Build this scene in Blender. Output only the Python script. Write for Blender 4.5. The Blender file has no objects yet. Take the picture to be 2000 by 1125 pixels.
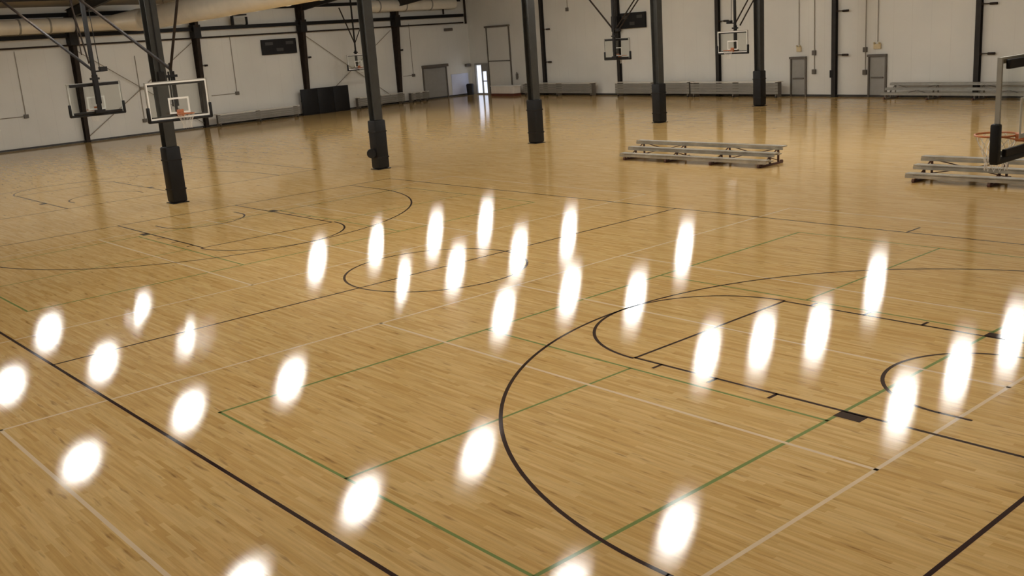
import bpy, bmesh, math, random
from math import sin, cos, pi, radians, sqrt, atan2
from mathutils import Vector, Matrix

# ------------------------------------------------------------------ camera, world, exposure
scene = bpy.context.scene
C = scene.collection
CAM = Vector((9.341, -11.839, 4.563))
YAW, PITCH, ROLL, FPX = -0.869, 0.2470, -0.072, 1960.5
fw = Vector((sin(YAW) * cos(PITCH), cos(YAW) * cos(PITCH), -sin(PITCH)))
rt = Vector((cos(YAW), -sin(YAW), 0))
up = rt.cross(fw)
r2 = cos(ROLL) * rt + sin(ROLL) * up
u2 = -sin(ROLL) * rt + cos(ROLL) * up
cam_data = bpy.data.cameras.new('camera')
cam_data.sensor_width = 36.0
cam_data.lens = FPX / 2000.0 * 36.0
cam_data.clip_start = 0.1
cam_data.clip_end = 300
cam = bpy.data.objects.new('camera', cam_data)
C.objects.link(cam)
mw = Matrix.Identity(4)
for i in range(3):
    mw[i][0] = r2[i]; mw[i][1] = u2[i]; mw[i][2] = -fw[i]; mw[i][3] = CAM[i]
cam.matrix_world = mw
scene.camera = cam

world = bpy.data.worlds.new('world')
scene.world = world
world.use_nodes = True
world.node_tree.nodes['Background'].inputs[0].default_value = (0.55, 0.68, 0.9, 1)
world.node_tree.nodes['Background'].inputs[1].default_value = 0.6

vs = scene.view_settings
vs.view_transform = 'Standard'
vs.look = 'None'
vs.gamma = 1.0
vs.use_curve_mapping = False
vs.exposure = 1.28
LAMP = 34.0           # radiance of the lamp diffusers

# the plan of the hall
RIDGE_X, EAVE, SLOPE = -22.6, 7.75, 0.085
RX, FY = 11.2, -16.5                       # right and front walls
CORNER = Vector((-56.57, 41.18))
def left_x(y): return -54.0 - (y - 3.0) * 0.06731
def back_y(x): return 41.18 - (x + 56.57) * 0.08194
A_L = atan2(1, -0.06731)                   # local +x along the wall, local -y into the room
A_B = atan2(-0.08194, 1)
def roof_z(x): return EAVE + (33.5 - abs(x - RIDGE_X)) * SLOPE + 0.1

# ------------------------------------------------------------------ materials
def srgb(r, g, b):
    f = lambda c: (c / 255) / 12.92 if c / 255 <= .04045 else ((c / 255 + .055) / 1.055) ** 2.4
    return (f(r), f(g), f(b), 1)
def newmat(name, col, rough=0.5, metal=0.0, noise=0.06, nscale=4.0, spec=0.5):
    m = bpy.data.materials.new(name); m.use_nodes = True
    nt = m.node_tree; b = nt.nodes['Principled BSDF']
    b.inputs['Roughness'].default_value = rough
    b.inputs['Metallic'].default_value = metal
    b.inputs['Specular IOR Level'].default_value = spec
    if noise:
        tc = nt.nodes.new('ShaderNodeTexCoord'); n = nt.nodes.new('ShaderNodeTexNoise')
        n.inputs['Scale'].default_value = nscale; n.inputs['Detail'].default_value = 3
        nt.links.new(tc.outputs['Object'], n.inputs['Vector'])
        r = nt.nodes.new('ShaderNodeValToRGB')
        r.color_ramp.elements[0].position = .3; r.color_ramp.elements[1].position = .7
        r.color_ramp.elements[0].color = tuple(c * (1 - noise) for c in col[:3]) + (1,)
        r.color_ramp.elements[1].color = tuple(min(1, c * (1 + noise)) for c in col[:3]) + (1,)
        nt.links.new(n.outputs['Fac'], r.inputs['Fac'])
        nt.links.new(r.outputs['Color'], b.inputs['Base Color'])
    else:
        b.inputs['Base Color'].default_value = col
    return m
def emitmat(name, col, strength):
    m = bpy.data.materials.new(name); m.use_nodes = True
    b = m.node_tree.nodes['Principled BSDF']
    b.inputs['Base Color'].default_value = (.8, .8, .8, 1)
    b.inputs['Emission Color'].default_value = col
    b.inputs['Emission Strength'].default_value = strength
    return m
M = {}
M['steel'] = newmat('dark_painted_steel', srgb(46, 42, 38), .65, 0, .15, 3, .25)
M['steel_mid'] = newmat('grey_painted_steel', srgb(56, 55, 51), .6, 0, .12, 3, .3)
M['rust'] = newmat('brown_primer_steel', srgb(44, 35, 28), .75, 0, .2, 3, .2)
M['pad'] = newmat('black_vinyl', srgb(24, 23, 23), .5, 0, .12, 6, .25)
M['black'] = newmat('black_paint', srgb(26, 23, 21), .6, 0, .1, 6, .25)
M['board'] = newmat('scoreboard_black', srgb(20, 18, 18), .6, 0, .08, 6, .3)
M['digit'] = newmat('unlit_digit_panel', srgb(52, 49, 46), .5, 0, .1, 9)
M['alu'] = newmat('brushed_aluminium', srgb(218, 212, 200), .35, .3, .05, 5)
M['alu_dull'] = newmat('dull_aluminium', srgb(150, 146, 136), .5, .4, .08, 5)
M['alu_worn'] = newmat('worn_aluminium', srgb(158, 150, 134), .45, .3, .22, 2.5)
M['riser'] = newmat('grey_riser_board', srgb(122, 117, 107), .55, .1, .1, 2)
M['alu_frame'] = newmat('galvanised_frame', srgb(120, 112, 102), .5, .5, .1, 5)
M['brown'] = newmat('dark_brown_metal', srgb(88, 56, 42), .6, .1, .2, 5)
M['white'] = newmat('white_paint', srgb(235, 232, 225), .45, 0, .03, 5)
M['offwhite'] = newmat('offwhite_laminate', srgb(215, 205, 192), .45, 0, .04, 5)
M['redbrown'] = newmat('red_brown_base', srgb(92, 46, 30), .6, 0, .15, 5)
M['orange'] = newmat('orange_rim_paint', srgb(172, 98, 50), .45, 0, .08, 8)
M['net'] = newmat('white_cord', srgb(222, 215, 205), .8, 0, .04, 8)
M['duct'] = newmat('galvanised_duct', srgb(220, 213, 198), .4, .15, .06, 1.2)
M['doorgrey'] = newmat('grey_door_paint', srgb(140, 136, 128), .45, 0, .05, 3)
M['daylight_tint'] = newmat('painted_daylight', srgb(208, 212, 232), .5, 0, .04, 1.5)  # colour standing in for door daylight falling on the left wall
M['doorframe'] = newmat('dark_door_frame', srgb(92, 84, 74), .5, 0, .08, 3)
M['conduit'] = newmat('grey_conduit', srgb(140, 130, 114), .5, .2, .1, 5)
M['beige'] = newmat('beige_sign_box', srgb(196, 178, 140), .5, 0, .06, 9)
M['baseboard'] = newmat('dark_rubber_base', srgb(52, 47, 42), .6, 0, .1, 3)
M['lamp'] = emitmat('lamp_diffuser', (1, .99, .95, 1), LAMP)
M['daylight'] = emitmat('daylight_glass', (.72, .8, 1, 1), .5)

def glassmat():
    m = bpy.data.materials.new('board_glass'); m.use_nodes = True
    nt = m.node_tree; nt.nodes.clear()
    o = nt.nodes.new('ShaderNodeOutputMaterial'); mix = nt.nodes.new('ShaderNodeMixShader')
    t = nt.nodes.new('ShaderNodeBsdfTransparent'); g = nt.nodes.new('ShaderNodeBsdfGlossy')
    t.inputs['Color'].default_value = (.95, .96, .95, 1)
    g.inputs['Roughness'].default_value = .05
    mix.inputs[0].default_value = .06
    nt.links.new(t.outputs[0], mix.inputs[1]); nt.links.new(g.outputs[0], mix.inputs[2])
    nt.links.new(mix.outputs[0], o.inputs[0])
    return m
M['glass'] = glassmat()

def wallmat(name, base, along, seam=1.0):
    """painted insulated wall panels: soft vertical panel joints, faint mottling"""
    m = bpy.data.materials.new(name); m.use_nodes = True
    nt = m.node_tree; N = nt.nodes; L = nt.links; b = N['Principled BSDF']
    b.inputs['Roughness'].default_value = .7
    geo = N.new('ShaderNodeNewGeometry'); sep = N.new('ShaderNodeSeparateXYZ')
    L.new(geo.outputs['Position'], sep.inputs[0])
    mul = N.new('ShaderNodeMath'); mul.operation = 'MULTIPLY'; mul.inputs[1].default_value = 1 / seam
    L.new(sep.outputs[along], mul.inputs[0])
    fr = N.new('ShaderNodeMath'); fr.operation = 'FRACT'; L.new(mul.outputs[0], fr.inputs[0])
    lt = N.new('ShaderNodeMath'); lt.operation = 'LESS_THAN'; lt.inputs[1].default_value = .02
    L.new(fr.outputs[0], lt.inputs[0])
    n = N.new('ShaderNodeTexNoise'); n.inputs['Scale'].default_value = .35; n.inputs['Detail'].default_value = 4
    L.new(geo.outputs['Position'], n.inputs['Vector'])
    r = N.new('ShaderNodeValToRGB')
    r.color_ramp.elements[0].position = .3; r.color_ramp.elements[1].position = .7
    r.color_ramp.elements[0].color = tuple(c * .95 for c in base[:3]) + (1,)
    r.color_ramp.elements[1].color = tuple(c * 1.04 for c in base[:3]) + (1,)
    L.new(n.outputs['Fac'], r.inputs['Fac'])
    mx = N.new('ShaderNodeMix'); mx.data_type = 'RGBA'
    mx.inputs['B'].default_value = tuple(c * .92 for c in base[:3]) + (1,)
    L.new(lt.outputs[0], mx.inputs['Factor']); L.new(r.outputs['Color'], mx.inputs['A'])
    L.new(mx.outputs['Result'], b.inputs['Base Color'])
    return m
M['wall_l'] = wallmat('wall_panels_left', srgb(210, 206, 196), 'Y', 1.05)
M['wall_b'] = wallmat('wall_panels_back', srgb(210, 206, 196), 'X', 1.05)
M['roof'] = wallmat('roof_insulation', srgb(150, 142, 128), 'Y', 1.6)

FLOOR_ROUGH = .11
def varnish(nt, color=None, normal=None):
    """paint or wood under a clear varnish; the slightly cupped boards spread reflections more across (y) than along"""
    N = nt.nodes; L = nt.links
    b = N['Principled BSDF']; out = N['Material Output']
    d = N.new('ShaderNodeBsdfDiffuse'); g = N.new('ShaderNodeBsdfAnisotropic'); g.distribution = 'BECKMANN'
    g.inputs['Roughness'].default_value = FLOOR_ROUGH; g.inputs['Anisotropy'].default_value = .42
    g.inputs['Color'].default_value = (.88, .88, .88, 1)
    t = N.new('ShaderNodeCombineXYZ'); t.inputs[0].default_value = 1.0
    L.new(t.outputs[0], g.inputs['Tangent'])
    f = N.new('ShaderNodeFresnel'); f.inputs['IOR'].default_value = 1.34
    mx = N.new('ShaderNodeMixShader')
    L.new(color, d.inputs['Color'])
    if normal: L.new(normal, g.inputs['Normal'])
    L.new(f.outputs[0], mx.inputs[0]); L.new(d.outputs[0], mx.inputs[1]); L.new(g.outputs[0], mx.inputs[2])
    L.new(mx.outputs[0], out.inputs['Surface'])
    N.remove(b)

def woodmat():
    m = bpy.data.materials.new('maple_strip_floor'); m.use_nodes = True
    nt = m.node_tree; N = nt.nodes; L = nt.links; b = N['Principled BSDF']
    def math_(op, a, bb=None):
        n = N.new('ShaderNodeMath'); n.operation = op
        for i, v in enumerate((a, bb)):
            if v is None: continue
            if isinstance(v, (int, float)): n.inputs[i].default_value = v
            else: L.new(v, n.inputs[i])
        return n.outputs[0]
    geo = N.new('ShaderNodeNewGeometry'); sep = N.new('ShaderNodeSeparateXYZ')
    L.new(geo.outputs['Position'], sep.inputs[0])
    x, y = sep.outputs['X'], sep.outputs['Y']
    row = math_('FLOOR', math_('DIVIDE', y, .057))
    wn = N.new('ShaderNodeTexWhiteNoise'); wn.noise_dimensions = '1D'; L.new(row, wn.inputs['W'])
    off = math_('MULTIPLY', wn.outputs['Value'], 11.0)
    col = math_('FLOOR', math_('DIVIDE', math_('ADD', x, off), .8))
    cb = N.new('ShaderNodeCombineXYZ'); L.new(row, cb.inputs[0]); L.new(col, cb.inputs[1])
    wc = N.new('ShaderNodeTexWhiteNoise'); wc.noise_dimensions = '3D'; L.new(cb.outputs[0], wc.inputs['Vector'])
    ramp = N.new('ShaderNodeValToRGB'); e = ramp.color_ramp.elements
    e[0].position = 0; e[0].color = srgb(208, 168, 102)
    e[1].position = 1; e[1].color = srgb(229, 195, 134)
    for p, c in ((.12, (214, 175, 110)), (.5, (221, 184, 120)), (.85, (225, 190, 128))):
        q = ramp.color_ramp.elements.new(p); q.color = srgb(*c)
    L.new(wc.outputs['Value'], ramp.inputs['Fac'])
    # grain along the boards
    mp = N.new('ShaderNodeMapping'); mp.inputs['Scale'].default_value = (1.6, 28, 1)
    L.new(geo.outputs['Position'], mp.inputs['Vector'])
    g = N.new('ShaderNodeTexNoise'); g.inputs['Scale'].default_value = 1.0; g.inputs['Detail'].default_value = 4
    L.new(mp.outputs[0], g.inputs['Vector'])
    gr = N.new('ShaderNodeValToRGB'); gr.color_ramp.elements[0].position = .30; gr.color_ramp.elements[1].position = .62
    gr.color_ramp.elements[0].color = (.70, .64, .56, 1); gr.color_ramp.elements[1].color = (1.04, 1.04, 1.04, 1)
    L.new(g.outputs['Fac'], gr.inputs['Fac'])
    m1 = N.new('ShaderNodeMix'); m1.data_type = 'RGBA'; m1.blend_type = 'MULTIPLY'; m1.inputs['Factor'].default_value = .5
    L.new(ramp.outputs['Color'], m1.inputs['A']); L.new(gr.outputs['Color'], m1.inputs['B'])
    # dark mineral streaks, short and scattered
    mp2 = N.new('ShaderNodeMapping'); mp2.inputs['Scale'].default_value = (1.9, 13, 1)
    L.new(geo.outputs['Position'], mp2.inputs['Vector'])
    s = N.new('ShaderNodeTexNoise'); s.inputs['Scale'].default_value = 1.0; s.inputs['Detail'].default_value = 2
    L.new(mp2.outputs[0], s.inputs['Vector'])
    sr = N.new('ShaderNodeValToRGB'); sr.color_ramp.elements[0].position = .62; sr.color_ramp.elements[1].position = .80
    sr.color_ramp.elements[0].color = (0, 0, 0, 1); sr.color_ramp.elements[1].color = (.7, .7, .7, 1)
    L.new(s.outputs['Fac'], sr.inputs['Fac'])
    m2 = N.new('ShaderNodeMix'); m2.data_type = 'RGBA'
    m2.inputs['B'].default_value = srgb(112, 74, 38)
    L.new(sr.outputs['Color'], m2.inputs['Factor']); L.new(m1.outputs['Result'], m2.inputs['A'])
    # wide, very shallow waves of the boards
    mp3 = N.new('ShaderNodeMapping'); mp3.inputs['Scale'].default_value = (.9, 9, 1)
    L.new(geo.outputs['Position'], mp3.inputs['Vector'])
    bn = N.new('ShaderNodeTexNoise'); bn.inputs['Scale'].default_value = 1.0; bn.inputs['Detail'].default_value = 1
    L.new(mp3.outputs[0], bn.inputs['Vector'])
    bp = N.new('ShaderNodeBump'); bp.inputs['Strength'].default_value = .035; bp.inputs['Distance'].default_value = .002
    L.new(bn.outputs['Fac'], bp.inputs['Height'])
    varnish(nt, m2.outputs['Result'], bp.outputs['Normal'])
    return m
M['wood'] = woodmat()
def paintmat(name, col):
    m = newmat(name, col, FLOOR_ROUGH, 0, .04, 2); varnish(m.node_tree, [n for n in m.node_tree.nodes if n.type == 'VALTORGB'][0].outputs['Color']); return m
M['line_black'] = paintmat('floor_paint_black', srgb(54, 37, 36))
M['line_green'] = paintmat('floor_paint_green', srgb(126, 144, 84))
M['line_white'] = paintmat('floor_paint_white', srgb(230, 208, 172))

# ------------------------------------------------------------------ mesh helpers
class MB:
    def __init__(s): s.bm = bmesh.new()
    def box(s, c, d, bevel=0.0, rot=None):
        t = bmesh.new(); bmesh.ops.create_cube(t, size=1)
        bmesh.ops.scale(t, vec=d, verts=t.verts)
        if bevel: bmesh.ops.bevel(t, geom=list(t.edges), offset=bevel, segments=2, affect='EDGES', profile=.5)
        if rot is not None: bmesh.ops.transform(t, matrix=rot.to_4x4(), verts=t.verts)
        bmesh.ops.translate(t, vec=c, verts=t.verts); s._join(t); return s
    def tube(s, a, b, r, n=8, r2=None, square=False):
        a, b = Vector(a), Vector(b); d = b - a
        t = bmesh.new()
        bmesh.ops.create_cone(t, cap_ends=True, segments=4 if square else n, radius1=r, radius2=r if r2 is None else r2, depth=d.length)
        if square: bmesh.ops.rotate(t, cent=(0, 0, 0), matrix=Matrix.Rotation(pi / 4, 3, 'Z'), verts=t.verts)
        q = Vector((0, 0, 1)).rotation_difference(d.normalized())
        bmesh.ops.rotate(t, cent=(0, 0, 0), matrix=q.to_matrix(), verts=t.verts)
        bmesh.ops.translate(t, vec=(a + b) / 2, verts=t.verts); s._join(t); return s
    def path(s, pts, r, n=6):
        for a, b in zip(pts, pts[1:]): s.tube(a, b, r, n)
        return s
    def ring(s, c, R, r, n=32, k=8):
        bm = s.bm; vv = []
        for i in range(n):
            a = 2 * pi * i / n
            vv.append([bm.verts.new((c[0] + (R + r * cos(2 * pi * j / k)) * cos(a), c[1] + (R + r * cos(2 * pi * j / k)) * sin(a), c[2] + r * sin(2 * pi * j / k))) for j in range(k)])
        for i in range(n):
            for j in range(k):
                bm.faces.new((vv[i][j], vv[(i + 1) % n][j], vv[(i + 1) % n][(j + 1) % k], vv[i][(j + 1) % k]))
        return s
    def prism(s, poly, z0, z1):
        """poly: xy outline, counter-clockwise"""
        bm = s.bm
        lo = [bm.verts.new((x, y, z0)) for x, y in poly]; hi = [bm.verts.new((x, y, z1)) for x, y in poly]
        bm.faces.new(lo[::-1]); bm.faces.new(hi)
        for i in range(len(poly)):
            j = (i + 1) % len(poly); bm.faces.new((lo[i], lo[j], hi[j], hi[i]))
        return s
    def quad(s, *p):
        s.bm.faces.new([s.bm.verts.new(q) for q in p]); return s
    def _join(s, t):
        me = bpy.data.meshes.new('t'); t.to_mesh(me); t.free(); s.bm.from_mesh(me); bpy.data.meshes.remove(me)
    def build(s, name, mat, parent=None, smooth=False, up=False):
        me = bpy.data.meshes.new(name); bmesh.ops.recalc_face_normals(s.bm, faces=s.bm.faces)
        if up:
            s.bm.normal_update()
            bmesh.ops.reverse_faces(s.bm, faces=[f for f in s.bm.faces if f.normal.z < 0])
        s.bm.to_mesh(me); s.bm.free()
        me.materials.append(mat)
        if smooth:
            for p in me.polygons: p.use_smooth = True
        o = bpy.data.objects.new(name, me); C.objects.link(o)
        if parent: o.parent = parent
        return o
def build_each(mb, name, mat, parent=None, smooth=False):
    """every loose piece of mb becomes an object of its own"""
    bm = mb.bm; bm.verts.index_update(); seen = set(); out = []
    for v in bm.verts:
        if v in seen: continue
        stack = [v]; comp = []; seen.add(v)
        while stack:
            w = stack.pop(); comp.append(w)
            for e in w.link_edges:
                u = e.other_vert(w)
                if u not in seen: seen.add(u); stack.append(u)
        q = MB(); mp = {w: q.bm.verts.new(w.co) for w in comp}; fs = set(f for w in comp for f in w.link_faces)
        for f in fs: q.bm.faces.new([mp[w] for w in f.verts])
        o = q.build(name, mat, parent); out.append(flat(o) if smooth else o)
    bm.free(); return out
def flat(o, ang=35):
    for p in o.data.polygons: p.use_smooth = True
    o.data.set_sharp_from_angle(angle=radians(ang)); return o
def tag(o, label=None, cat=None, group=None, kind=None):
    if label: o['label'] = label
    if cat: o['category'] = cat
    if group: o['group'] = group
    if kind: o['kind'] = kind
    return o
def thing(name, label, cat, loc=(0, 0, 0), rz=0, group=None):
    o = bpy.data.objects.new(name, None); C.objects.link(o)
    o.location = loc; o.rotation_euler = (0, 0, rz); o.empty_display_size = .2
    return tag(o, label, cat, group)
def copy_tree(o, parent=None):
    c = o.copy(); C.objects.link(c); c.parent = parent
    for ch in [k for k in C.objects if k.parent == o]: copy_tree(ch, c)
    return c

# ------------------------------------------------------------------ the shell
WT = .3
lx0 = left_x(FY); by1 = back_y(RX)
fl = MB(); fl.prism([(lx0 - WT, FY - WT), (RX + WT, FY - WT), (RX + WT, by1 + WT), (CORNER.x - WT, CORNER.y + WT)], -.2, 0)
floor = tag(fl.build('floor', M['wood']), 'glossy maple strip sports floor painted with court lines', 'floor', kind='structure')
def wall(name, a, b, mat, lab, top=None, holes=()):
    """wall between a and b (room on the right-hand side of a->b), thickness outwards"""
    a, b = Vector(a), Vector(b); d = (b - a).normalized(); n = Vector((-d.y, d.x)) * WT
    m = MB(); bm = m.bm
    L = (b - a).length
    def topz(s):
        return roof_z((a + d * s).x) + .25
    cuts = sorted({0.0, L} | ({(RIDGE_X - a.x) / d.x} if abs(d.x) > .5 else set()) | {h[0] for h in holes} | {h[1] for h in holes})
    for s0, s1 in zip(cuts, cuts[1:]):
        zb = 0
        for h in holes:
            if h[0] <= s0 + 1e-6 and s1 <= h[1] + 1e-6: zb = h[2]
        p0, p1 = a + d * s0, a + d * s1
        z0, z1 = topz(s0), topz(s1)
        v = [bm.verts.new(q) for q in ((p0.x, p0.y, zb), (p1.x, p1.y, zb), (p1.x, p1.y, z1), (p0.x, p0.y, z0),
                                       (p0.x + n.x, p0.y + n.y, zb), (p1.x + n.x, p1.y + n.y, zb), (p1.x + n.x, p1.y + n.y, z1), (p0.x + n.x, p0.y + n.y, z0))]
        for f in ((0, 1, 2, 3), (5, 4, 7, 6), (0, 4, 5, 1), (3, 2, 6, 7), (0, 3, 7, 4), (1, 5, 6, 2)): bm.faces.new([v[i] for i in f])
    return tag(m.build(name, mat), lab, 'wall', kind='structure')
wall('wall_left', (lx0, FY), CORNER, M['wall_l'], 'off-white panelled wall behind the black wall mat')
sB = lambda x: (x - CORNER.x) / cos(A_B)
wall('wall_back', CORNER, (RX, by1), M['wall_b'], 'off-white panelled far wall with two grey exit doors')
wall('wall_right', (RX, by1), (RX, FY), M['wall_l'], 'off-white wall to the right of the near court')
wall('wall_front', (RX, FY), (lx0, FY), M['wall_b'], 'off-white wall behind the camera')
cl = MB(); bm = cl.bm
def roofslab(xa, xb):
    ya0, yb0 = FY - WT, FY - WT
    ya1, yb1 = back_y(xa) + WT, back_y(xb) + WT
    za, zb = roof_z(xa), roof_z(xb)
    v = [bm.verts.new(q) for q in ((xa, ya0, za), (xb, yb0, zb), (xb, yb1, zb), (xa, ya1, za), (xa, ya0, za + .3), (xb, yb0, zb + .3), (xb, yb1, zb + .3), (xa, ya1, za + .3))]
    for f in ((0, 1, 2, 3), (7, 6, 5, 4), (0, 4, 5, 1), (1, 5, 6, 2), (2, 6, 7, 3), (3, 7, 4, 0)): bm.faces.new([v[i] for i in f])
roofslab(-57.2, RIDGE_X); roofslab(RIDGE_X, RX + WT)
tag(cl.build('ceiling', M['roof']), 'dim insulated gable roof underside', 'ceiling', kind='structure')
b = MB(); b.tube((lx0 + .03, FY, .07), (CORNER.x + .03, CORNER.y, .07), .07, square=True)
tag(b.build('baseboard_left', M['baseboard']), 'dark rubber baseboard along the left wall', 'baseboard', kind='structure')
b = MB(); b.tube((-53.6, back_y(-53.6) - .03, .07), (RX, by1 - .03, .07), .07, square=True)
tag(b.build('baseboard_back', M['baseboard']), 'dark rubber baseboard along the far wall', 'baseboard', kind='structure')

# ------------------------------------------------------------------ painted court lines (parts of the floor)
LW = .05
def strip(m, a, b, z, w=LW):
    a, b = Vector(a), Vector(b); d = (b - a).normalized(); n = Vector((-d.y, d.x)) * w / 2; a = a - d * w / 2; b = b + d * w / 2
    m.quad((a.x - n.x, a.y - n.y, z), (b.x - n.x, b.y - n.y, z), (b.x + n.x, b.y + n.y, z), (a.x + n.x, a.y + n.y, z))
def arc(m, c, R, a0, a1, z, w=LW, n=96):
    for i in range(n):
        p, q = a0 + (a1 - a0) * i / n, a0 + (a1 - a0) * (i + 1) / n
        m.quad(*[(c[0] + rr * cos(t), c[1] + rr * sin(t), z) for rr, t in ((R - w / 2, p), (R + w / 2, p), (R + w / 2, q), (R - w / 2, q))])
def half(m, cx, base, ft, bk, r3, rra, rft, yc, s, z, bd=1.22, lane=1.82):
    """s=+1: baseline at larger x"""
    strip(m, (ft, yc - lane), (base, yc - lane), z); strip(m, (ft, yc + lane), (base, yc + lane), z)
    strip(m, (ft, yc - lane), (ft, yc + lane), z)
    arc(m, (ft, yc), rft, pi / 2 if s > 0 else -pi / 2, 3 * pi / 2 if s > 0 else pi / 2, z)
    arc(m, (bk, yc), r3, pi / 2 if s > 0 else -pi / 2, 3 * pi / 2 if s > 0 else pi / 2, z)
    for sg in (-1, 1): strip(m, (bk, yc + sg * r3), (base, yc + sg * r3), z)
    arc(m, (bk, yc), rra, pi / 2 if s > 0 else -pi / 2, 3 * pi / 2 if s > 0 else pi / 2, z, n=40)
    for sg in (-1, 1): strip(m, (bk, yc + sg * rra), (base - s * bd, yc + sg * rra), z)
    for sg in (-1, 1):
        for t in (5.22, 4.28, 3.35):
            strip(m, (base - s * t, yc + sg * lane), (base - s * t, yc + sg * (lane + .17)), z)
        xb = base - s * 2.28
        m.quad(*[(xb + dx, yc + sg * (lane + dy), z) for dx, dy in ((-.17, 0), (.17, 0), (.17, .2), (-.17, .2))])
k = MB()
Z1 = .0012
for y in (-7.6, 7.65): strip(k, (-19.9, y), (5.79, y), Z1)
for x in (-19.9, 5.79): strip(k, (x, -7.6), (x, 7.65), Z1)
strip(k, (-7.06, -7.6), (-7.06, 7.65), Z1)
arc(k, (-7.07, .03), 1.88, 0, 2 * pi, Z1)
half(k, 0, 5.79, .08, 4.22, 5.99, 1.21, 1.85, 0, 1, Z1)
half(k, 0, -19.9, -14.15, -18.28, 6.05, 1.2, 1.9, 0, -1, Z1, lane=1.84)
strip(k, (-.9, 7.65), (-.9, 8.2), Z1)
# the next court beyond the columns
half(k, 0, -25.3, -31.1, -26.9, 6.0, 1.2, 1.85, .3, 1, Z1)
for y in (-7.3, 7.9): strip(k, (-50.9, y), (-25.3, y), Z1)
for x in (-25.3, -38.1): strip(k, (x, -7.3), (x, 7.9), Z1)
o = k.build('court_lines', M['line_black'], floor, up=True); o['label'] = 'black painted basketball court lines'
k = MB(); Z2 = .0006
for x0 in (.29, -14.35):
    for sx in (-3.08, 3.08): strip(k, (x0 + sx, -6.78), (x0 + sx, 6.62), Z2)
    for y in (-6.78, 6.62, -2.19, 2.07): strip(k, (x0 - 3.08, y), (x0 + 3.08, y), Z2, .04)
    for sg, (p, q) in ((1, (-6.78, -2.19)), (1, (2.07, 6.62))): strip(k, (x0 + .04, p), (x0 + .04, q), Z2, .04)
o = k.build('court_lines', M['line_green'], floor, up=True); o['label'] = 'green painted pickleball court lines'
k = MB(); Z3 = .0009
for xa, xb in ((-4.57, 4.45), (-18.1, -9.25)):
    for x in (xa, xb): strip(k, (x, -9.02), (x, 8.95), Z3)
    for y in (-9.02, -3.02, .05, 2.95, 8.95): strip(k, (xa, y), (xb, y), Z3)
o = k.build('court_lines', M['line_white'], floor, up=True); o['label'] = 'pale painted volleyball court lines'

# ------------------------------------------------------------------ padded steel columns on the ridge line
def i_section(m, z0, z1, f0, d0, f1, d1, t=.03):
    """flanges face local +-x; f flange width, d depth"""
    bm = m.bm
    def prof(f, d):
        f /= 2; d /= 2; w = t / 2
        return [(-d, -f), (-d + t, -f), (-d + t, -w), (d - t, -w), (d - t, -f), (d, -f), (d, f), (d - t, f), (d - t, w), (-d + t, w), (-d + t, f), (-d, f)]
    lo = [bm.verts.new((x, y, z0)) for x, y in prof(f0, d0)]; hi = [bm.verts.new((x, y, z1)) for x, y in prof(f1, d1)]
    bm.faces.new(lo[::-1]); bm.faces.new(hi)
    for i in range(12): j = (i + 1) % 12; bm.faces.new((lo[i], lo[j], hi[j], hi[i]))
place = ['nearest to the camera, in front of the left basket', 'second from the front, with a small round reel on its pad', 'third from the front, standing clear of the far corner',
         'fourth from the front, beside the far scoreboard', 'fifth and farthest, in front of the long folded bleachers']
for i in range(5):
    y = 1.137 + 7.994 * i
    top = roof_z(RIDGE_X)
    c = thing('padded_column', 'dark steel column with black floor pad, ' + place[i], 'column', (RIDGE_X, y, 0), 0, 'padded columns across the hall')
    m = MB(); i_section(m, .02, top - .3, .34, .36, .38, .44); m.build('shaft', M['steel_mid'], c)
    m = MB(); m.box((0, 0, .01), (.55, .55, .02)); m.build('base_plate', M['black'], c)
    m = MB(); m.box((0, 0, .93), (.5, .5, 1.8), .06)
    p = flat(m.build('protective_pad', M['pad'], c)); p['label'] = 'black vinyl pad around the foot'
    m = MB()
    for z in (.45, 1.4): m.box((0, 0, z), (.515, .515, .05), .01)
    build_each(m, 'strap', M['black'], p)
    m = MB(); m.box((0, 0, top - .22), (.75, .6, .25)); m.build('cap_plate', M['steel'], c)
    if i == 0:
        m = MB(); m.box((.24, -.02, 4.05), (.12, .22, .3), .02); m.tube((.24, -.02, 4.2), (.24, -.02, 6.4), .02); m.build('junction_box', M['black'], c)
    if i == 1:
        m = MB(); m.tube((-.06, -.32, .62), (.1, -.42, .62), .17, 20); m.tube((-.02, -.24, .62), (.02, -.34, .62), .06, 12)
        r = m.build('cable_reel', M['black'], c); r['label'] = 'small round black cable reel'

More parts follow.
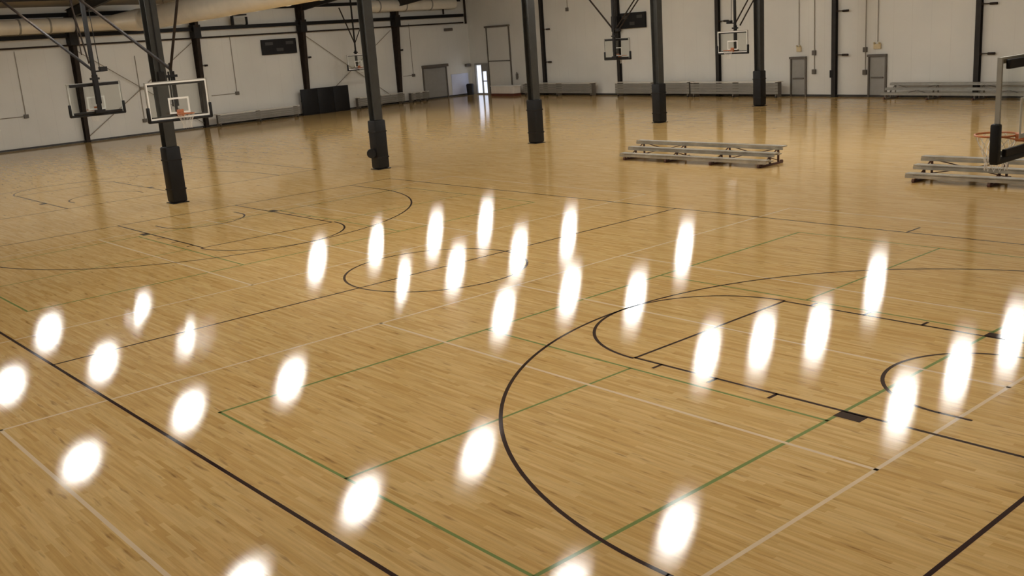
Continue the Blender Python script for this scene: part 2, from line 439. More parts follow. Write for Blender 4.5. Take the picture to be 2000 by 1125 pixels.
# the tapered wall columns on the left wall
place = ['behind the left dark-backed basket', 'behind the white-framed glass basket', 'standing against the black wall mat', 'nearest the far corner']
ys = [8.95, 16.9, 25.0, 33.4]
for i, y in enumerate(ys):
    c = thing('wall_column', 'tapered dark steel column on the left wall, ' + place[i], 'column', (left_x(y), y, 0), A_L - pi / 2, 'tapered columns along the left wall')
    # local +y along the wall; local -x out of the wall?  rz = A_L-90deg: local y along wall, local x into the room
    m = MB(); bm = m.bm
    H = 7.6
    for (xa0, xb0, xa1, xb1, w) in ((.02, .05, .02, .05, .24), (.30, .33, .80, .84, .24), (.05, .30, .05, .80, .03)):
        v = [bm.verts.new(q) for q in ((xa0, -w / 2, .02), (xb0, -w / 2, .02), (xb0, w / 2, .02), (xa0, w / 2, .02), (xa1, -w / 2, H), (xb1, -w / 2, H), (xb1, w / 2, H), (xa1, w / 2, H))]
        for f in ((3, 2, 1, 0), (4, 5, 6, 7), (0, 1, 5, 4), (1, 2, 6, 5), (2, 3, 7, 6), (3, 0, 4, 7)): bm.faces.new([v[q] for q in f])
    m.build('shaft', M['rust'], c)
    m = MB(); m.box((.17, 0, .01), (.4, .34, .02)); m.build('base_plate', M['black'], c)
    m = MB(); m.box((.45, 0, 6.15), (.62, .5, .85), .02); m.build('knee_plate', M['black'], c)
    if i in (1, 2, 3):
        m = MB(); m.box((.12, .38, 4.0), (.1, .5, .05)); m.box((.12, .62, 3.98), (.16, .16, .12)); build_each(m, 'side_bracket', M['rust'], c)

# long beams on the left wall
def wall_line(name, y0, y1, z, w, h, out, mat, label, cat='beam'):
    L = sqrt((y1 - y0) ** 2 + (left_x(y1) - left_x(y0)) ** 2)
    t = thing(name, label, cat, (left_x(y0), y0, z), A_L)
    m = MB(); m.box((L / 2, -out, 0), (L, w, .03)); m.box((L / 2, -out, h), (L, w, .03)); m.box((L / 2, -out, h / 2), (L, .03, h))
    m.build('beam_web', mat, t)
    m = MB()
    n = int(L / 2.7)
    for i in range(n + 1): m.box((L * i / n if 0 < i < n else (0.03 if i == 0 else L - .03), -out / 2, h / 2), (.05, out, .08))
    build_each(m, 'wall_clip', mat, t)
    return t
wall_line('steel_beam', -16, 40.4, 7.42, .14, .2, .18, M['black'], 'uppermost dark steel beam along the left wall under the roof')
wall_line('steel_beam', -16, 40.4, 6.22, .26, .2, .45, M['black'], 'thick dark steel beam along the left wall below the round duct')
wall_line('steel_rail', -16, 40.4, 5.72, .08, .07, .35, M['rust'], 'thin brown rail along the left wall below the thick beam', 'rail')
m = MB(); m.box((left_x(40.6) + .45, 40.6, 6.75), (.12, .14, 2.2))
tag(m.build('end_post', M['rust']), 'brown post closing the wall beams near the far corner', 'post')
m = MB(); m.box((left_x(38.3) + .45, 38.3, 6.44 + .68), (.1, .1, 1.32))
tag(m.build('stub_post', M['rust']), 'short brown post standing on the thick wall beam near the far corner', 'post')

# pipe-work frame standing on the thick beam
t = thing('equipment_frame', 'small dark open frame sitting on the thick wall beam', 'frame', (left_x(19.7) + .45, 19.7, 6.44), A_L)
m = MB(); m.box((0, 0, .3), (.12, .2, .6)); m.box((1.05, 0, .25), (.1, .2, .5)); build_each(m, 'post', M['black'], t)
m = MB(); m.box((.52, 0, .64), (1.1, .2, .08)); m.build('top_bar', M['black'], t)
m = MB(); m.box((.52, 0, .26), (.85, .1, .44)); m.build('panel', M['alu_dull'], t)

# cross bracing rods on the left wall
def rods(y0, y1, z0, z1, lab):
    m = MB(); L = sqrt((y1 - y0) ** 2 + (left_x(y1) - left_x(y0)) ** 2)
    t = thing('cross_brace', lab, 'brace', (left_x(y0), y0, 0), A_L)
    m.tube((0, -.1, z0), (L, -.1, z1), .024); m.build('rod', M['conduit'], t)
    m = MB(); m.tube((0, -.16, z1), (L, -.16, z0), .024); m.build('rod', M['conduit'], t)
    m = MB(); m.box((L / 2, -.13, (z0 + z1) / 2), (.2, .06, .2)); m.build('turnbuckle_plate', M['conduit'], t)
rods(9.1, 16.75, .3, 5.5, 'crossed thin rods on the left wall between the two left baskets')
rods(25.4, 33.1, .3, 5.5, 'crossed thin rods on the left wall right of the black wall mat')

# ------------------------------------------------------------------ ducts
def duct(m, a, b, r, n=24): m.tube(a, b, r, n)
t = thing('air_duct', 'round silver air duct along the left wall turning into a wide cross duct', 'duct', (0, 0, 0))
m = MB(); duct(m, (left_x(-15) + 1.0, -15, 6.9), (left_x(11.3) + 1.0, 11.3, 6.9), .42); flat(m.build('duct_pipe', M['duct'], t))
m = MB()
for y in (-9, -4, 1, 5.9, 7.6, 9.6): m.tube((left_x(y) + 1, y - .05, 6.9), (left_x(y) + 1, y + .05, 6.9), .45, 24)
build_each(m, 'duct_collar', M['alu_dull'], t, True)
m = MB()
for y in (-6, -1, 4, 9):
    m.box((left_x(y) + 1, y, 6.9), (.93, .05, .93)); m.tube((left_x(y) + 1, y, 7.3), (left_x(y) + 1, y, roof_z(left_x(y) + 1) + .02), .015)
build_each(m, 'hanger', M['steel'], t)
DY, DZ = 13.2, 7.12
m = MB(); duct(m, (-53.0, DY, DZ - .1), (-24.0, DY - .1, DZ + .35), .66, 32); flat(m.build('duct_pipe', M['duct'], t))
m = MB()
for i in range(9):
    x = -51.5 + i * 3.2; z = DZ - .1 + (x + 53) / 29 * .45
    m.tube((x - .03, DY, z), (x + .03, DY, z), .675, 32)
build_each(m, 'duct_seam', M['duct'], t, True)
m = MB()
for i in range(5):
    x = -50 + i * 6; z = DZ - .1 + (x + 53) / 29 * .45
    m.tube((x, DY, z + .6), (x, DY, roof_z(x) + .02), .018)
build_each(m, 'hanger', M['steel'], t)
m = MB(); m.tube((left_x(12) + 1.0, 11.2, 6.9), (left_x(12) + 1.2, 12.9, 7.0), .42, 24, .66); m.tube((left_x(12) + 1.2, 12.9, 7.0), (-53.0, DY, DZ - .1), .66, 24)
flat(m.build('elbow', M['duct'], t))
t = thing('air_duct', 'short round silver duct above the beam near the far corner', 'duct', (0, 0, 0))
m = MB(); duct(m, (left_x(30.2) + 1.0, 30.2, 7.25), (left_x(39) + 1.0, 39, 7.25), .42); flat(m.build('duct_pipe', M['duct'], t))
m = MB()
for y in (31.5, 34, 36.5): m.tube((left_x(y) + 1, y - .05, 7.25), (left_x(y) + 1, y + .05, 7.25), .45, 24)
build_each(m, 'duct_collar', M['alu_dull'], t, True)
m = MB()
for y in (32.5, 37.5): m.tube((left_x(y) + 1, y, 7.6), (left_x(y) + 1, y, roof_z(left_x(y) + 1) + .02), .015)
build_each(m, 'hanger', M['steel'], t)

# roof purlins (running along y) and rafters (along x) near the left wall
for i, x in enumerate([-50.5, -46.0, -41.5, -37.0, -32.0, -27.5]):
    m = MB(); m.box((x, 12, roof_z(x) - .1), (.09, 55, .2))
    tag(m.build('roof_purlin', M['steel']), ['dark roof purlin closest to the left wall', 'second dark roof purlin from the left wall', 'third dark roof purlin from the left wall', 'dark roof purlin, third from the column row', 'dark roof purlin, second from the column row', 'dark roof purlin closest to the column row'][i], 'beam', 'roof purlins')
for i in range(6):
    y = [1.1, 9.0, 17.0, 25.1, 33.3, -7][i]
    m = MB(); bm = m.bm
    xa, xb = left_x(y) + .3, RIDGE_X - .2
    z0, z1 = roof_z(xa) - .04, roof_z(xb) - .04
    for (o0, o1, w) in ((-.75, -.72, .22), (-.72, -.23, .03), (-.23, -.2, .22)):
        v = [bm.verts.new(q) for q in ((xa, y - w / 2, z0 + o0), (xb, y - w / 2, z1 + o0), (xb, y + w / 2, z1 + o0), (xa, y + w / 2, z0 + o0), (xa, y - w / 2, z0 + o1), (xb, y - w / 2, z1 + o1), (xb, y + w / 2, z1 + o1), (xa, y + w / 2, z0 + o1))]
        for f in ((3, 2, 1, 0), (4, 5, 6, 7), (0, 1, 5, 4), (1, 2, 6, 5), (2, 3, 7, 6), (3, 0, 4, 7)): bm.faces.new([v[q] for q in f])
    tag(m.build('roof_rafter', M['steel']), 'dark steel roof rafter running from the left wall ' + ['to the nearest padded column', 'to the second padded column', 'to the third padded column', 'to the fourth padded column', 'to the farthest padded column', 'outside the left edge of the picture'][i], 'beam', 'roof rafters')

# ------------------------------------------------------------------ basketball hoops hung from the roof
def hoop(label, loc, rz, braces, mast_top, mast_r=.06, mast_y=0.0, board_mat='white', extra=True):
    t = thing('basketball_hoop', label, 'basketball hoop', loc, rz, 'ceiling-hung glass basketball hoops')
    W, z0, z1 = .915, 2.9, 3.97
    m = MB(); m.box((0, 0, (z0 + z1) / 2), (.012, 2 * W - .04, z1 - z0 - .04)); g = m.build('backboard_glass', M['glass'], t)
    # painted border and target square on the face of the glass
    m = MB(); X = .0085; bw = .05
    def fr(y0, y1, a, b, w):
        m.box((X, 0, b - w / 2), (.003, y1 - y0, w)); m.box((X, 0, a + w / 2), (.003, y1 - y0, w))
        m.box((X, y0 + w / 2, (a + b) / 2), (.003, w, b - a - 2 * w)); m.box((X, y1 - w / 2, (a + b) / 2), (.003, w, b - a - 2 * w))
    fr(-W + .02, W - .02, z0 + .02, z1 - .02, bw)
    q = m.build('painted_border', M['white'], g); q['label'] = 'white border line'
    m = MB(); fr(-.305, .305, 3.05, 3.5, .05); q = m.build('target_square', M['white'], g); q['label'] = 'white target square'
    m = MB()
    for s in (-1, 1): m.box((-.01, s * (W - .015), (z0 + z1) / 2), (.05, .03, z1 - z0))
    m.box((-.01, 0, z1 - .012), (.05, 2 * W - .06, .024)); m.box((-.01, 0, z0 + .012), (.05, 2 * W - .06, .024))
    m.build('edge_frame', M['alu_dull'], t)
    m = MB(); m.box((-.06, 0, z1 - .075), (.05, 2 * W - .18, .1), .01); m.box((-.06, 0, z0 + .06), (.05, 2 * W - .18, .08), .01)
    build_each(m, 'rear_bar', M['black'], t)
    m = MB()   # U shaped pad around the bottom edge
    m.box((-.005, 0, z0 - .02), (.1, 2 * W + .06, .075), .02)
    for s in (-1, 1): m.box((-.005, s * (W + .0), z0 + .17), (.1, .085, .42), .02)
    p = flat(m.build('edge_pad', M['pad'], t)); p['label'] = 'black pad along the bottom edge and corners'
    m = MB(); m.ring((.38, 0, 3.05), .235, .012, 36, 8)
    m.box((.09, 0, 3.03), (.13, .12, .09), .01); m.box((.022, 0, 3.06), (.02, .2, .2), .005)
    for s in (-1, 1): m.tube((.05, s * .06, 3.0), (.24, s * .17, 3.045), .009)
    rim = flat(m.build('rim', M['orange'], t))
    m = MB(); n = 12
    lv = [(.232, 3.045), (.20, 2.96), (.165, 2.88), (.135, 2.80), (.12, 2.72), (.125, 2.64)]
    for lvl in range(5):
        for i in range(n):
            for s in (-.5, .5):
                a = 2 * pi * (i + .5 * (lvl % 2)) / n; a2 = a + s * 2 * pi / n
                (ra, za), (rb, zb) = lv[lvl], lv[lvl + 1]
                m.tube((.38 + ra * cos(a), ra * sin(a), za), (.38 + rb * cos(a2), rb * sin(a2), zb), .0035, 3)
    m.build('net', M['net'], rim)
    # mast and frame behind the board
    m = MB(); ax = -.22
    m.tube((ax, mast_y, z0 + .03), (ax, mast_y, mast_top), mast_r, square=True)
    m.build('mast', M['black'], t)
    m = MB()
    for s in (-.3, .3):
        m.tube((ax - .02, mast_y + s * .25, z1 + .25), (ax - .02, mast_y + s * .25, z0 + .35), .028)
    m.box((ax, 0, z1 + .12), (.12, .3, .07)); m.box((ax, 0, z0 + .09), (.14, .34, .12), .01)
    for z in (z1 - .06, z0 + .08):
        m.tube((ax, 0, z), (-.05, .25, z), .022); m.tube((ax, 0, z), (-.05, -.25, z), .022)
    m.build('board_carrier', M['black'], t)
    if extra:
        m = MB(); m.box((ax, mast_y - .33, z1 + .42), (.2, .24, .16), .01); m.tube((ax, mast_y, z1 + .36), (ax, mast_y - .4, z1 + .36), .025); m.tube((ax, mast_y - .22, z1 + .5), (ax, mast_y - .18, min(mast_top, z1 + 2.4)), .014)
        m.build('winch_box', M['black'], t)
    for (a, b_, r) in braces:
        m = MB(); m.tube(a, b_, r, 8); m.build('brace', M['rust'], t)
    return t
# basket of the near court at the right edge
hoop('glass basketball hoop seen from behind at the right edge', (4.57, 0, 0), pi, [((-.22, 0, 4.2), (-5.2, 0, roof_z(9.7) + .02), .05), ((-.22, 0, 5.4), (2.6, 0, roof_z(1.97) + .02), .035)], roof_z(4.79) + .02, .06)
# far basket of the same court, white border towards the camera
hoop('white-bordered glass basketball hoop hanging in front of the nearest padded column', (-18.67, 0, 0), 0,
     [((-.22, 0, 4.28), (-10.5, -.0, 8.05), .045), ((-.22, 0, 4.28), (3.4, 0, roof_z(-15.27) + .02), .04), ((-10.5, 0, 8.0), (-10.5, 0, roof_z(-29.17) + .02), .045)], 4.45, .045, extra=False)
# basket of the next court, back towards the camera
hoop('basketball hoop with dark back frame left of the nearest padded column', (-26.5, .4, 0), pi,
     [((-.22, 0, 4.35), (12.5, 0, 8.45), .05), ((12.5, 0, 8.4), (12.5, 0, roof_z(-39.0) + .02), .045), ((-.22, .1, 4.6), (-.22, .55, 7.9), .028), ((-.22, .3, 4.9), (-.22, .4, roof_z(-26.3) + .02), .02)], roof_z(-26.3) + .02, .085)
hoop('small white-bordered basketball hoop by the left wall beside the second padded column', (-53.0, 28.1, 0), 0,
     [((-.22, 0, 4.7), (-.22, -1.0, 7.2), .045), ((-.22, 0, 4.7), (-.22, .9, 6.3), .035)], roof_z(-53.2) + .02, .06, extra=False)
hoop('dark-backed basketball hoop below the far scoreboard', (-28.3, 28.5, 0), pi / 2,
     [((-.22, .1, 4.5), (-.22, 5.2, 9.55), .045), ((-.22, -.1, 4.4), (-.22, -4.6, 8.9), .035), ((-.22, -.35, 4.4), (-.22, -4.95, 8.9), .035)], roof_z(-28) + .02, .085)
hoop('basketball hoop facing the camera between the fourth and fifth padded columns', (-21.95, 30, 0), -pi / 2,
     [((-.22, .05, 4.35), (-.22, 4.0, 9.9), .035), ((-.22, .3, 4.2), (-.22, 4.25, 9.75), .035)], roof_z(-22) + .02, .07)

# ------------------------------------------------------------------ ceiling lamps
def make_lamp(label):
    t = thing('ceiling_light', label, 'ceiling light', (0, 0, 0), 0, 'hanging high-bay ceiling lights')
    m = MB(); m.box((0, 0, .06), (.62, .7, .1), .01)
    m.box((0, 0, .13), (.2, .6, .05)); m.build('housing', M['white'], t)
    m = MB(); m.box((0, 0, -.14), (.5, .58, .28), .04); m.build('diffuser', M['lamp'], t)
    m = MB()
    for s in (-.5, .5): m.tube((0, s * .6, .14), (0, s * .2, .7), .006, 5)
    m.tube((0, 0, .68), (0, 0, 1.0), .01, 5)
    build_each(m, 'hanger', M['steel'], t)
    return t
spots = [(-5.2, 15.8), (-5.3, 19.7), (-5.3, 5.2), (-5.4, 24.0), (-5.35, 1.5), (-11.3, 20.8), (-11.1, -3.35), (-12.3, 18.6), (-12.7, .9), (-12.7, 5.0),
         (-13.0, 16.2), (-13.1, 28.2), (-20.4, 20.5), (-21.8, -3.5), (-23.4, 4.7), (-23.4, .7), (-23.6, 15.4), (-23.9, 19.8), (-24.9, 29.4), (-32.0, .8),
         (-32.2, -2.8), (-32.3, 4.7), (-32.4, 24.1), (-32.5, 19.7), (-32.8, 16.3), (-33.6, 29.2), (-39.0, 5.0, 7.85), (-39.2, .8, 7.85), (-41.2, 29.0), (-41.3, 16.4), (-41.4, 25.0), (-42.0, 21.0),
         (3.2, -3.0), (3.2, 1.0), (-3.4, -8.5)]  # these last lamps are out of view, added to help light the hall
LH = 7.5
proto = None
for i, (x, y, *hh) in enumerate(spots):
    rows = ((-37, 'nearest the left wall'), (-28, 'second from the left wall'), (-18, 'above the padded columns'), (-9, 'just right of the padded columns'), (0, 'second right of the padded columns'), (99, 'added for fill near the right wall'))
    rk = next(k_ for k_, r_ in enumerate(rows) if x < r_[0])
    same = sorted(q_[1] for q_ in spots if next(k_ for k_, r_ in enumerate(rows) if q_[0] < r_[0]) == rk)
    lab = 'high-bay ceiling light, %s from front in row %s' % (('first', 'second', 'third', 'fourth', 'fifth', 'sixth', 'seventh', 'eighth', 'ninth')[same.index(y)], rows[rk][1])
    if proto is None: proto = make_lamp(lab); o = proto
    else: o = copy_tree(proto); o['label'] = lab
    h = hh[0] if hh else LH; q = (h + CAM.z) / (LH + CAM.z)   # the two lamps beyond the cross duct hang higher
    o.location = (CAM.x + (x - CAM.x) * q, CAM.y + (y - CAM.y) * q, h)
# a rod from each lamp up to the roof
for i, o in enumerate([q for q in C.objects if q.name.startswith('ceiling_light') and q.parent is None]):
    m = MB(); x = o.location.x; m.tube((0, 0, .98), (0, 0, roof_z(x) - o.location.z + .02), .01, 5); m.build('drop_rod', M['steel'], o)

# ------------------------------------------------------------------ scoreboards
def scoreboard(loc, rz, w, h, label):
    t = thing('scoreboard', label, 'scoreboard', loc, rz)
    m = MB(); m.box((0, -.12, h / 2), (w, .18, h), .015); m.build('casing', M['board'], t)
    m = MB(); m.box((-w * .3, -.215, h * .72), (w * .22, .01, h * .2)); m.box((w * .3, -.215, h * .72), (w * .22, .01, h * .2)); build_each(m, 'score_display', M['digit'], t)
    m = MB(); m.box((0, -.215, h * .3), (w * .2, .01, h * .2)); m.build('clock_display', M['digit'], t)
    m = MB(); m.box((0, -.02, h * .8), (w * .7, .05, .05)); m.box((0, -.02, h * .2), (w * .7, .05, .05)); build_each(m, 'mount', M['black'], t)
scoreboard((left_x(23.2), 23.2, 4.36), A_L, 2.75, 1.02, 'black scoreboard high on the left wall above the black wall mat')
scoreboard((-37.0, back_y(-37.0), 4.4), A_B, 2.35, 1.0, 'black scoreboard high on the far wall left of the fourth padded column')
t = thing('speaker_box', 'black box mounted beside the far scoreboard on its left', 'speaker', (-38.35, back_y(-38.35) - .25, 4.2), A_B)
m = MB(); m.box((0, -.2, .55), (.55, .35, 1.0), .02); m.build('cabinet', M['board'], t)
m = MB(); m.box((0, .05, .55), (.1, .3, .1)); build_each(m, 'mount', M['black'], t)

# black wall mat on the left wall
yy = 26.2; t = thing('wall_mat', 'large black padded mat standing against the left wall', 'mat', (left_x(yy), yy, 0), A_L)
for i in range(3):
    m = MB(); m.box((-1.36 + 1.36 * i, -.62, .92), (1.35, .16, 1.8), .03); flat(m.build('mat_panel', M['pad'], t))
m = MB(); m.box((0, -.62, .01), (4.05, .2, .02)); m.box((0, -.5, 1.0), (4.0, .04, .08)); m.build('support_rail', M['black'], t)

# ------------------------------------------------------------------ doors and openings
def door(name, label, loc, rz, w, h, leaves=1, cap=True, mat='doorgrey', bar=True):
    t = thing(name, label, 'door', loc, rz); t['kind'] = 'structure'
    m = MB(); f = .09
    for s in (-1, 1): m.box((s * (w / 2 + f / 2), -.04, h / 2), (f, .12, h))
    m.box((0, -.04, h + f / 2), (w + 2 * f, .12, f))
    m.build('door_frame', M['doorframe'], t)
    lw = w / leaves
    for i in range(leaves):
        x = -w / 2 + lw * (i + .5)
        m = MB(); m.box((x, -.02, h / 2), (lw - .02, .05, h - .02)); d = m.build('door_leaf', M[mat], t)
        if bar:
            m = MB(); m.box((x, -.08, 1.02), (lw * .8, .06, .07), .01); build_each(m, 'push_bar', M['doorframe'], d)
    if cap:
        m = MB(); m.box((0, -.09, h + .03), (w + .2, .16, .12)); m.build('door_closer', M['doorframe'], t)
    return t
door('door_1', 'grey exit door in the far wall right of the fifth padded column', (-23.75, back_y(-23.75), 0), A_B, .92, 2.13)
door('door_2', 'grey exit door in the far wall nearer the right edge', (-18.7, back_y(-18.7), 0), A_B, .92, 2.13)
d3 = door('door_3', 'wide grey door in the left wall with a dark hood above it', (left_x(37.2), 37.2, 0), A_L, 2.35, 2.4, 1, False, bar=False)
m = MB(); m.box((0, -.15, 2.55), (2.6, .3, .22), .02); m.build('hood', M['doorframe'], d3)
# tall sectional door at the far corner
d4 = door('door_4', 'tall pale sectional door in the far wall beside the corner', (-52.45, back_y(-52.45), 0), A_B, 2.9, 5.2, 1, False, 'wall_b', False)
m = MB(); m.box((0, -.06, 2.6), (2.9, .05, .08)); m.build('panel_joint', M['doorframe'], d4)
m = MB(); m.box((0, -.1, 5.25), (3.2, .2, .14)); m.build('roll_housing', M['doorframe'], d4)
# glazed double door with daylight behind it
t = thing('door_5', 'narrow glazed door glowing with daylight in the far corner', 'door', (-55.0, back_y(-55.0), 0), A_B); t['kind'] = 'structure'
m = MB()
for x in (-.82, .82): m.box((x, -.05, 1.2), (.09, .14, 2.4))
m.box((0, -.05, 2.42), (1.73, .14, .09)); m.box((0, -.05, .05), (1.6, .1, .1)); m.build('door_frame', M['doorgrey'], t)
m = MB(); m.box((-.38, -.02, 1.2), (.62, .03, 2.2)); m.build('glass_pane', M['daylight'], t)
m = MB(); m.box((.42, -.02, .95), (.5, .03, 1.7)); m.build('glass_pane', M['daylight'], t)
m = MB(); m.box((.04, -.04, 1.2), (.1, .08, 2.3)); m.box((.42, -.04, 1.05), (.62, .07, .07)); m.box((.42, -.04, 2.1), (.6, .07, .5)); m.box((.74, -.04, 1.2), (.1, .08, 2.3)); m.build('door_leaf', M['doorgrey'], t)

t = thing('daylight_patch', 'bluish daylight patch built as a thin panel on the left wall by the corner door', 'panel', (left_x(39.85), 39.85, 0), A_L)  # daylight glow from the corner door, put in as a coloured panel
m = MB(); m.box((0, -.03, .93), (1.85, .05, 1.65), .01); m.build('patch_face', M['daylight_tint'], t)
m = MB(); m.box((0, -.03, .07), (1.85, .06, .08)); m.build('patch_base_strip', M['doorframe'], t)

# trash bin and low white cabinet by the corner
t = thing('trash_bin', 'black cylindrical trash bin beside the glowing corner door', 'bin', (-55.9, back_y(-55.9) - .75, 0))
m = MB(); m.tube((0, 0, .0), (0, 0, .8), .26, 20, .3); flat(m.build('body', M['black'], t))
m = MB(); m.tube((0, 0, .8), (0, 0, .9), .32, 20, .24); flat(m.build('lid', M['board'], t))
t = thing('low_cabinet', 'low white cabinet on a red-brown base beside the tall corner door', 'cabinet', (-50.4, back_y(-50.4) - 1.2, 0), A_B)
m = MB(); m.box((0, 0, .09), (2.9, .75, .18)); m.build('base', M['redbrown'], t)
m = MB(); m.box((0, 0, .47), (2.85, .7, .55), .02); m.build('body', M['offwhite'], t)
m = MB(); m.box((0, 0, .77), (3.0, .8, .05), .01); m.build('top', M['white'], t)

# ------------------------------------------------------------------ fittings on the walls
def bmount(name, label, cat, x, z, fn, group=None):
    t = thing(name, label, cat, (x, back_y(x), z), A_B, group); fn(t); return t
# slim columns on the far wall with arms
info = [(-46.7, (4.75, 2.4), 'behind the third padded column'), (-38.5, (), 'behind the basketball hoop under the far scoreboard'), (-29.63, (4.45,), 'left of the fifth padded column'),
        (-21.3, (4.55, 2.25), 'between the two exit doors'), (-13.21, (4.4, 2.1), 'near the right edge'), (-5.0, (), 'beyond the right edge of the picture')]
for x, arms, where in info[:5]:
    t = thing('wall_column', 'slim dark steel column on the far wall ' + where, 'column', (x, back_y(x), 0), A_B, 'slim columns along the far wall')
    m = MB(); i_section(m, .02, roof_z(x) - .02, .26, .22, .26, .22, .02)
    bmesh.ops.rotate(m.bm, cent=(0, 0, 0), matrix=Matrix.Rotation(pi / 2, 3, 'Z'), verts=m.bm.verts); bmesh.ops.translate(m.bm, vec=(0, -.13, 0), verts=m.bm.verts)
    m.build('shaft', M['steel'], t)
    m = MB(); m.box((0, -.14, .01), (.34, .3, .02)); m.build('base_plate', M['black'], t)
    for z in arms:
        m = MB(); m.box((.48, -.16, z), (.75, .05, .05)); m.tube((.5, -.13, z - .01), (.85, -.13, z - .01), .06, 10); m.box((.14, -.16, z), (.06, .12, .16)); m.build('side_arm', M['rust'], t)
    if x == -21.3:
        m = MB(); m.box((-.12, -.2, 1.25), (.2, .12, .4), .01); m.build('switch_box', M['black'], t)
# conduits with boxes
for x, zb, boxes, lab in ((-22.68, 1.3, (1.37, 2.4), 'thin conduit with two small boxes right of the left exit door'), (-19.44, 1.25, (1.3, 2.47), 'thin conduit with two small boxes left of the right exit door'),
                          (-23.72, 2.85, (), 'thin conduit running up the far wall above the left exit door'), (-18.72, 2.85, (), 'thin conduit running up the far wall above the right exit door'),
                          (-43.8, 6.0, (6.0,), 'short thin conduit ending in a box high on the far wall')):
    t = thing('conduit', lab, 'conduit', (x, back_y(x), 0), A_B)
    m = MB(); m.tube((0, -.035, zb), (0, -.035, roof_z(x) - .02), .022); m.build('pipe', M['conduit'], t)
    for z in boxes:
        m = MB(); m.box((0, -.07, z), (.22, .13, .26), .01); m.build('junction_box', M['doorframe'], t)
for x, w, lab in ((-23.7, .3, 'small beige sign box above the left exit door'), (-18.72, .42, 'small beige sign box above the right exit door')):
    t = thing('sign_box', lab, 'sign', (x, back_y(x), 2.5), A_B)
    m = MB(); m.box((0, -.06, .12), (w, .09, .26), .01); m.build('body', M['beige'], t)
    m = MB()
    for s in (-1, 1): m.tube((s * w * .35, -.06, .24), (s * w * .35, -.14, .32), .05, 10)
    build_each(m, 'lamp_head', M['beige'], t)
t = thing('fire_extinguisher', 'small dark fire extinguisher on the far wall left of the low white cabinet top', 'fire extinguisher', (-50.2, back_y(-50.2), 1.0), A_B)
m = MB(); m.tube((0, -.12, .15), (0, -.12, .6), .08, 12); m.tube((0, -.12, .6), (0, -.12, .72), .03, 8); m.build('body', M['doorframe'], t)
m = MB(); m.box((0, -.03, .4), (.12, .06, .3)); build_each(m, 'mount', M['conduit'], t)
# left wall: lamps and conduits
for y, z, w, lab in ((38.8, 5.25, .75, 'dark wall lamp high on the left wall near the far corner'), (40.6, 2.35, .5, 'small dark lamp low on the left wall beside the far corner')):
    t = thing('wall_lamp', lab, 'lamp', (left_x(y), y, z), A_L)
    m = MB(); m.box((0, -.1, 0), (.15, .2, .12)); m.build('bracket', M['doorframe'], t)
    m = MB(); m.box((0, -.28, .03), (w, .26, .22), .04); m.build('head', M['doorframe'], t)
for (y, z0, z1, run, lab) in ((5.7, 1.9, 5.6, -8, 'thin conduit on the left wall at the left edge'), (12.8, .9, 4.9, 0, 'thin conduit on the left wall between the two left baskets'),
                              (19.55, 2.0, 5.7, -1.9, 'thin conduit on the left wall left of the scoreboard'), (31.2, 2.6, 5.7, -1.2, 'thin conduit on the left wall between the mat and the wide grey door'),
                              (35.0, 2.0, 5.9, -1.0, 'thin conduit on the left wall just left of the wide grey door')):
    t = thing('conduit', lab, 'conduit', (left_x(y), y, 0), A_L)
    m = MB(); m.tube((0, -.035, z0), (0, -.035, z1), .022)
    if run: m.tube((0, -.035, z0), (run, -.035, z0), .022)
    m.build('pipe', M['conduit'], t)
    m = MB(); m.box((0, -.06, z0), (.26, .12, .22), .01); m.build('junction_box', M['doorframe'], t)

# ------------------------------------------------------------------ bleachers
def bleacher(label, loc, rz, L, rows, hs, dep, frames=4, mseat='alu_worn', mframe='alu_frame', group='low aluminium bleachers'):
    """local x along, local +y towards the back row"""
    t = thing('bleacher', label, 'bleacher', loc, rz, group)
    for i in range(rows):
        m = MB(); m.box((L / 2, i * dep + .12, hs[i] - .02), (L, .25, .04), .008); m.build('seat_plank', M[mseat], t)
        m = MB(); m.box((L / 2, i * dep - .01, hs[i] - .085), (L, .02, .08)); m.build('fascia_plank', M[mseat], t)
        if i:
            m = MB(); m.box((L / 2, i * dep - .17, hs[i - 1] - .06), (L, .22, .035), .006); m.build('foot_plank', M[mseat], t)
    D = (rows - 1) * dep + .26
    for k_ in range(frames):
        x = .25 + (L - .5) * k_ / (frames - 1)
        m = MB()
        m.box((x, D / 2, .03), (.07, D + .12, .06))
        for i in range(rows):
            m.box((x, i * dep + .12, (hs[i] - .04) / 2), (.05, .05, hs[i] - .04)); m.box((x, i * dep + .12, hs[i] - .065), (.06, .26, .05))
        m.tube((x, 0.1, .06), (x, D - .12, hs[-1] - .08), .022, 6)
        m.build('support_frame', M[mframe], t)
        for yy_ in (-.03, D + .03):
            m = MB(); m.tube((x - .035, yy_, .055), (x + .035, yy_, .055), .055, 12); m.build('foot_wheel', M['brown'], t)
    m = MB()
    for a, b_ in ((0, 1), (2, 3)):
        if b_ < frames:
            xa, xb = .25 + (L - .5) * a / (frames - 1), .25 + (L - .5) * b_ / (frames - 1)
            m.tube((xa, D - .1, .1), (xb, D - .1, hs[-1] - .1), .015, 6); m.tube((xb, D - .1, .1), (xa, D - .1, hs[-1] - .1), .015, 6)
    build_each(m, 'rear_brace', M[mframe], t)
    return t
A_F = -.025
bleacher('low three-row aluminium bleacher on the floor in front of the fourth and fifth padded columns', (-15.1, 14.25, 0), A_F + .03, 6.1, 3, (.24, .41, .58), .45, 4, 'alu_worn', 'brown')
bleacher('low three-row aluminium bleacher on the floor behind the hoop at the right edge', (-4.05, 13.5, 0), .03, 6.4, 3, (.24, .41, .58), .45, 4, 'alu_worn', 'brown')

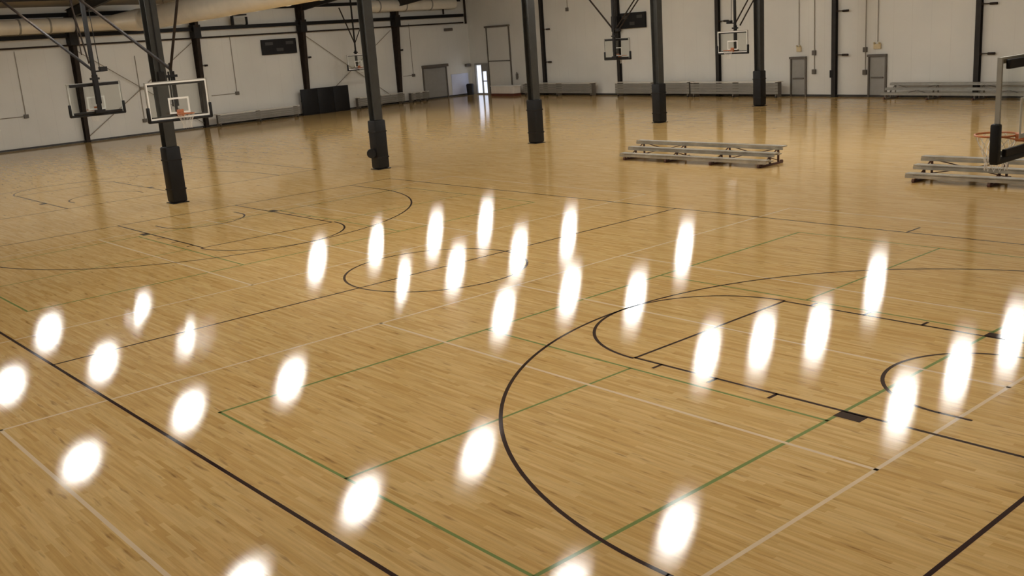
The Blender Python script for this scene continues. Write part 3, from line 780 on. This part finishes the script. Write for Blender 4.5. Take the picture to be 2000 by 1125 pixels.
def folded(label, loc, rz, L, H=.93, rows=4):
    """closed stacking bleacher against the wall, local -y is the front"""
    t = thing('folded_bleacher', label, 'bleacher', loc, rz, 'folded bleachers along the walls')
    m = MB(); m.box((L / 2, -.5, H - .02), (L, .5, .04), .008); q = m.build('top_plank', M['alu'], t)
    for i in range(rows):
        z = .2 + (H - .28) * (i + .5) / rows
        m = MB(); m.box((L / 2, -.72, z), (L, .03, (H - .3) / rows - .008)); m.build('riser_plank', M['riser'], t)
    n = max(3, int(L / 2))
    for i in range(n):
        x = .2 + (L - .4) * i / (n - 1)
        m = MB(); m.box((x, -.45, H / 2 - .02), (.06, .5, H - .06)); m.build('support_frame', M['alu_frame'], t)
    m = MB()
    for i in range(n):
        x = .2 + (L - .4) * i / (n - 1); m.tube((x - .04, -.66, .05), (x + .04, -.66, .05), .05, 10)
    build_each(m, 'wheel', M['black'], t)
def on_back(x, out=0): return (x, back_y(x) - out, 0)
folded('grey folded bleacher against the far wall between the third padded column and the dark-backed hoop', on_back(-48.4, .25), A_B, 7.9, .93)
folded('grey folded bleacher against the far wall behind the fourth padded column', on_back(-38.1, .25), A_B, 6.8, .95)
folded('grey folded bleacher against the far wall ending at the left exit door', on_back(-31.2, .25), A_B, 6.75, .92)
bleacher('open aluminium bleacher against the far wall right of the right exit door', (-17.75, back_y(-17.75) - 1.35, 0), A_B, 7.6, 3, (.35, .56, .78), .42, 4, 'alu_dull', 'alu_frame', 'open bleachers along the far wall')
bleacher('open aluminium bleacher against the far wall seen through the glass of the right-edge hoop', (-9.9, back_y(-9.9) - 1.35, 0), A_B, 7.6, 3, (.35, .56, .78), .42, 4, 'alu_dull', 'alu_frame', 'open bleachers along the far wall')
folded('grey folded bleacher against the left wall left of the black wall mat', (left_x(17.3) + .4, 17.3, 0), A_L, 6.4, .8)
folded('grey folded bleacher against the left wall right of the black wall mat', (left_x(28.7) + .4, 28.7, 0), A_L, 4.4, .85)
folded('short grey folded bleacher against the left wall just left of the wide grey door', (left_x(33.75) + .4, 33.75, 0), A_L, 1.8, .75)
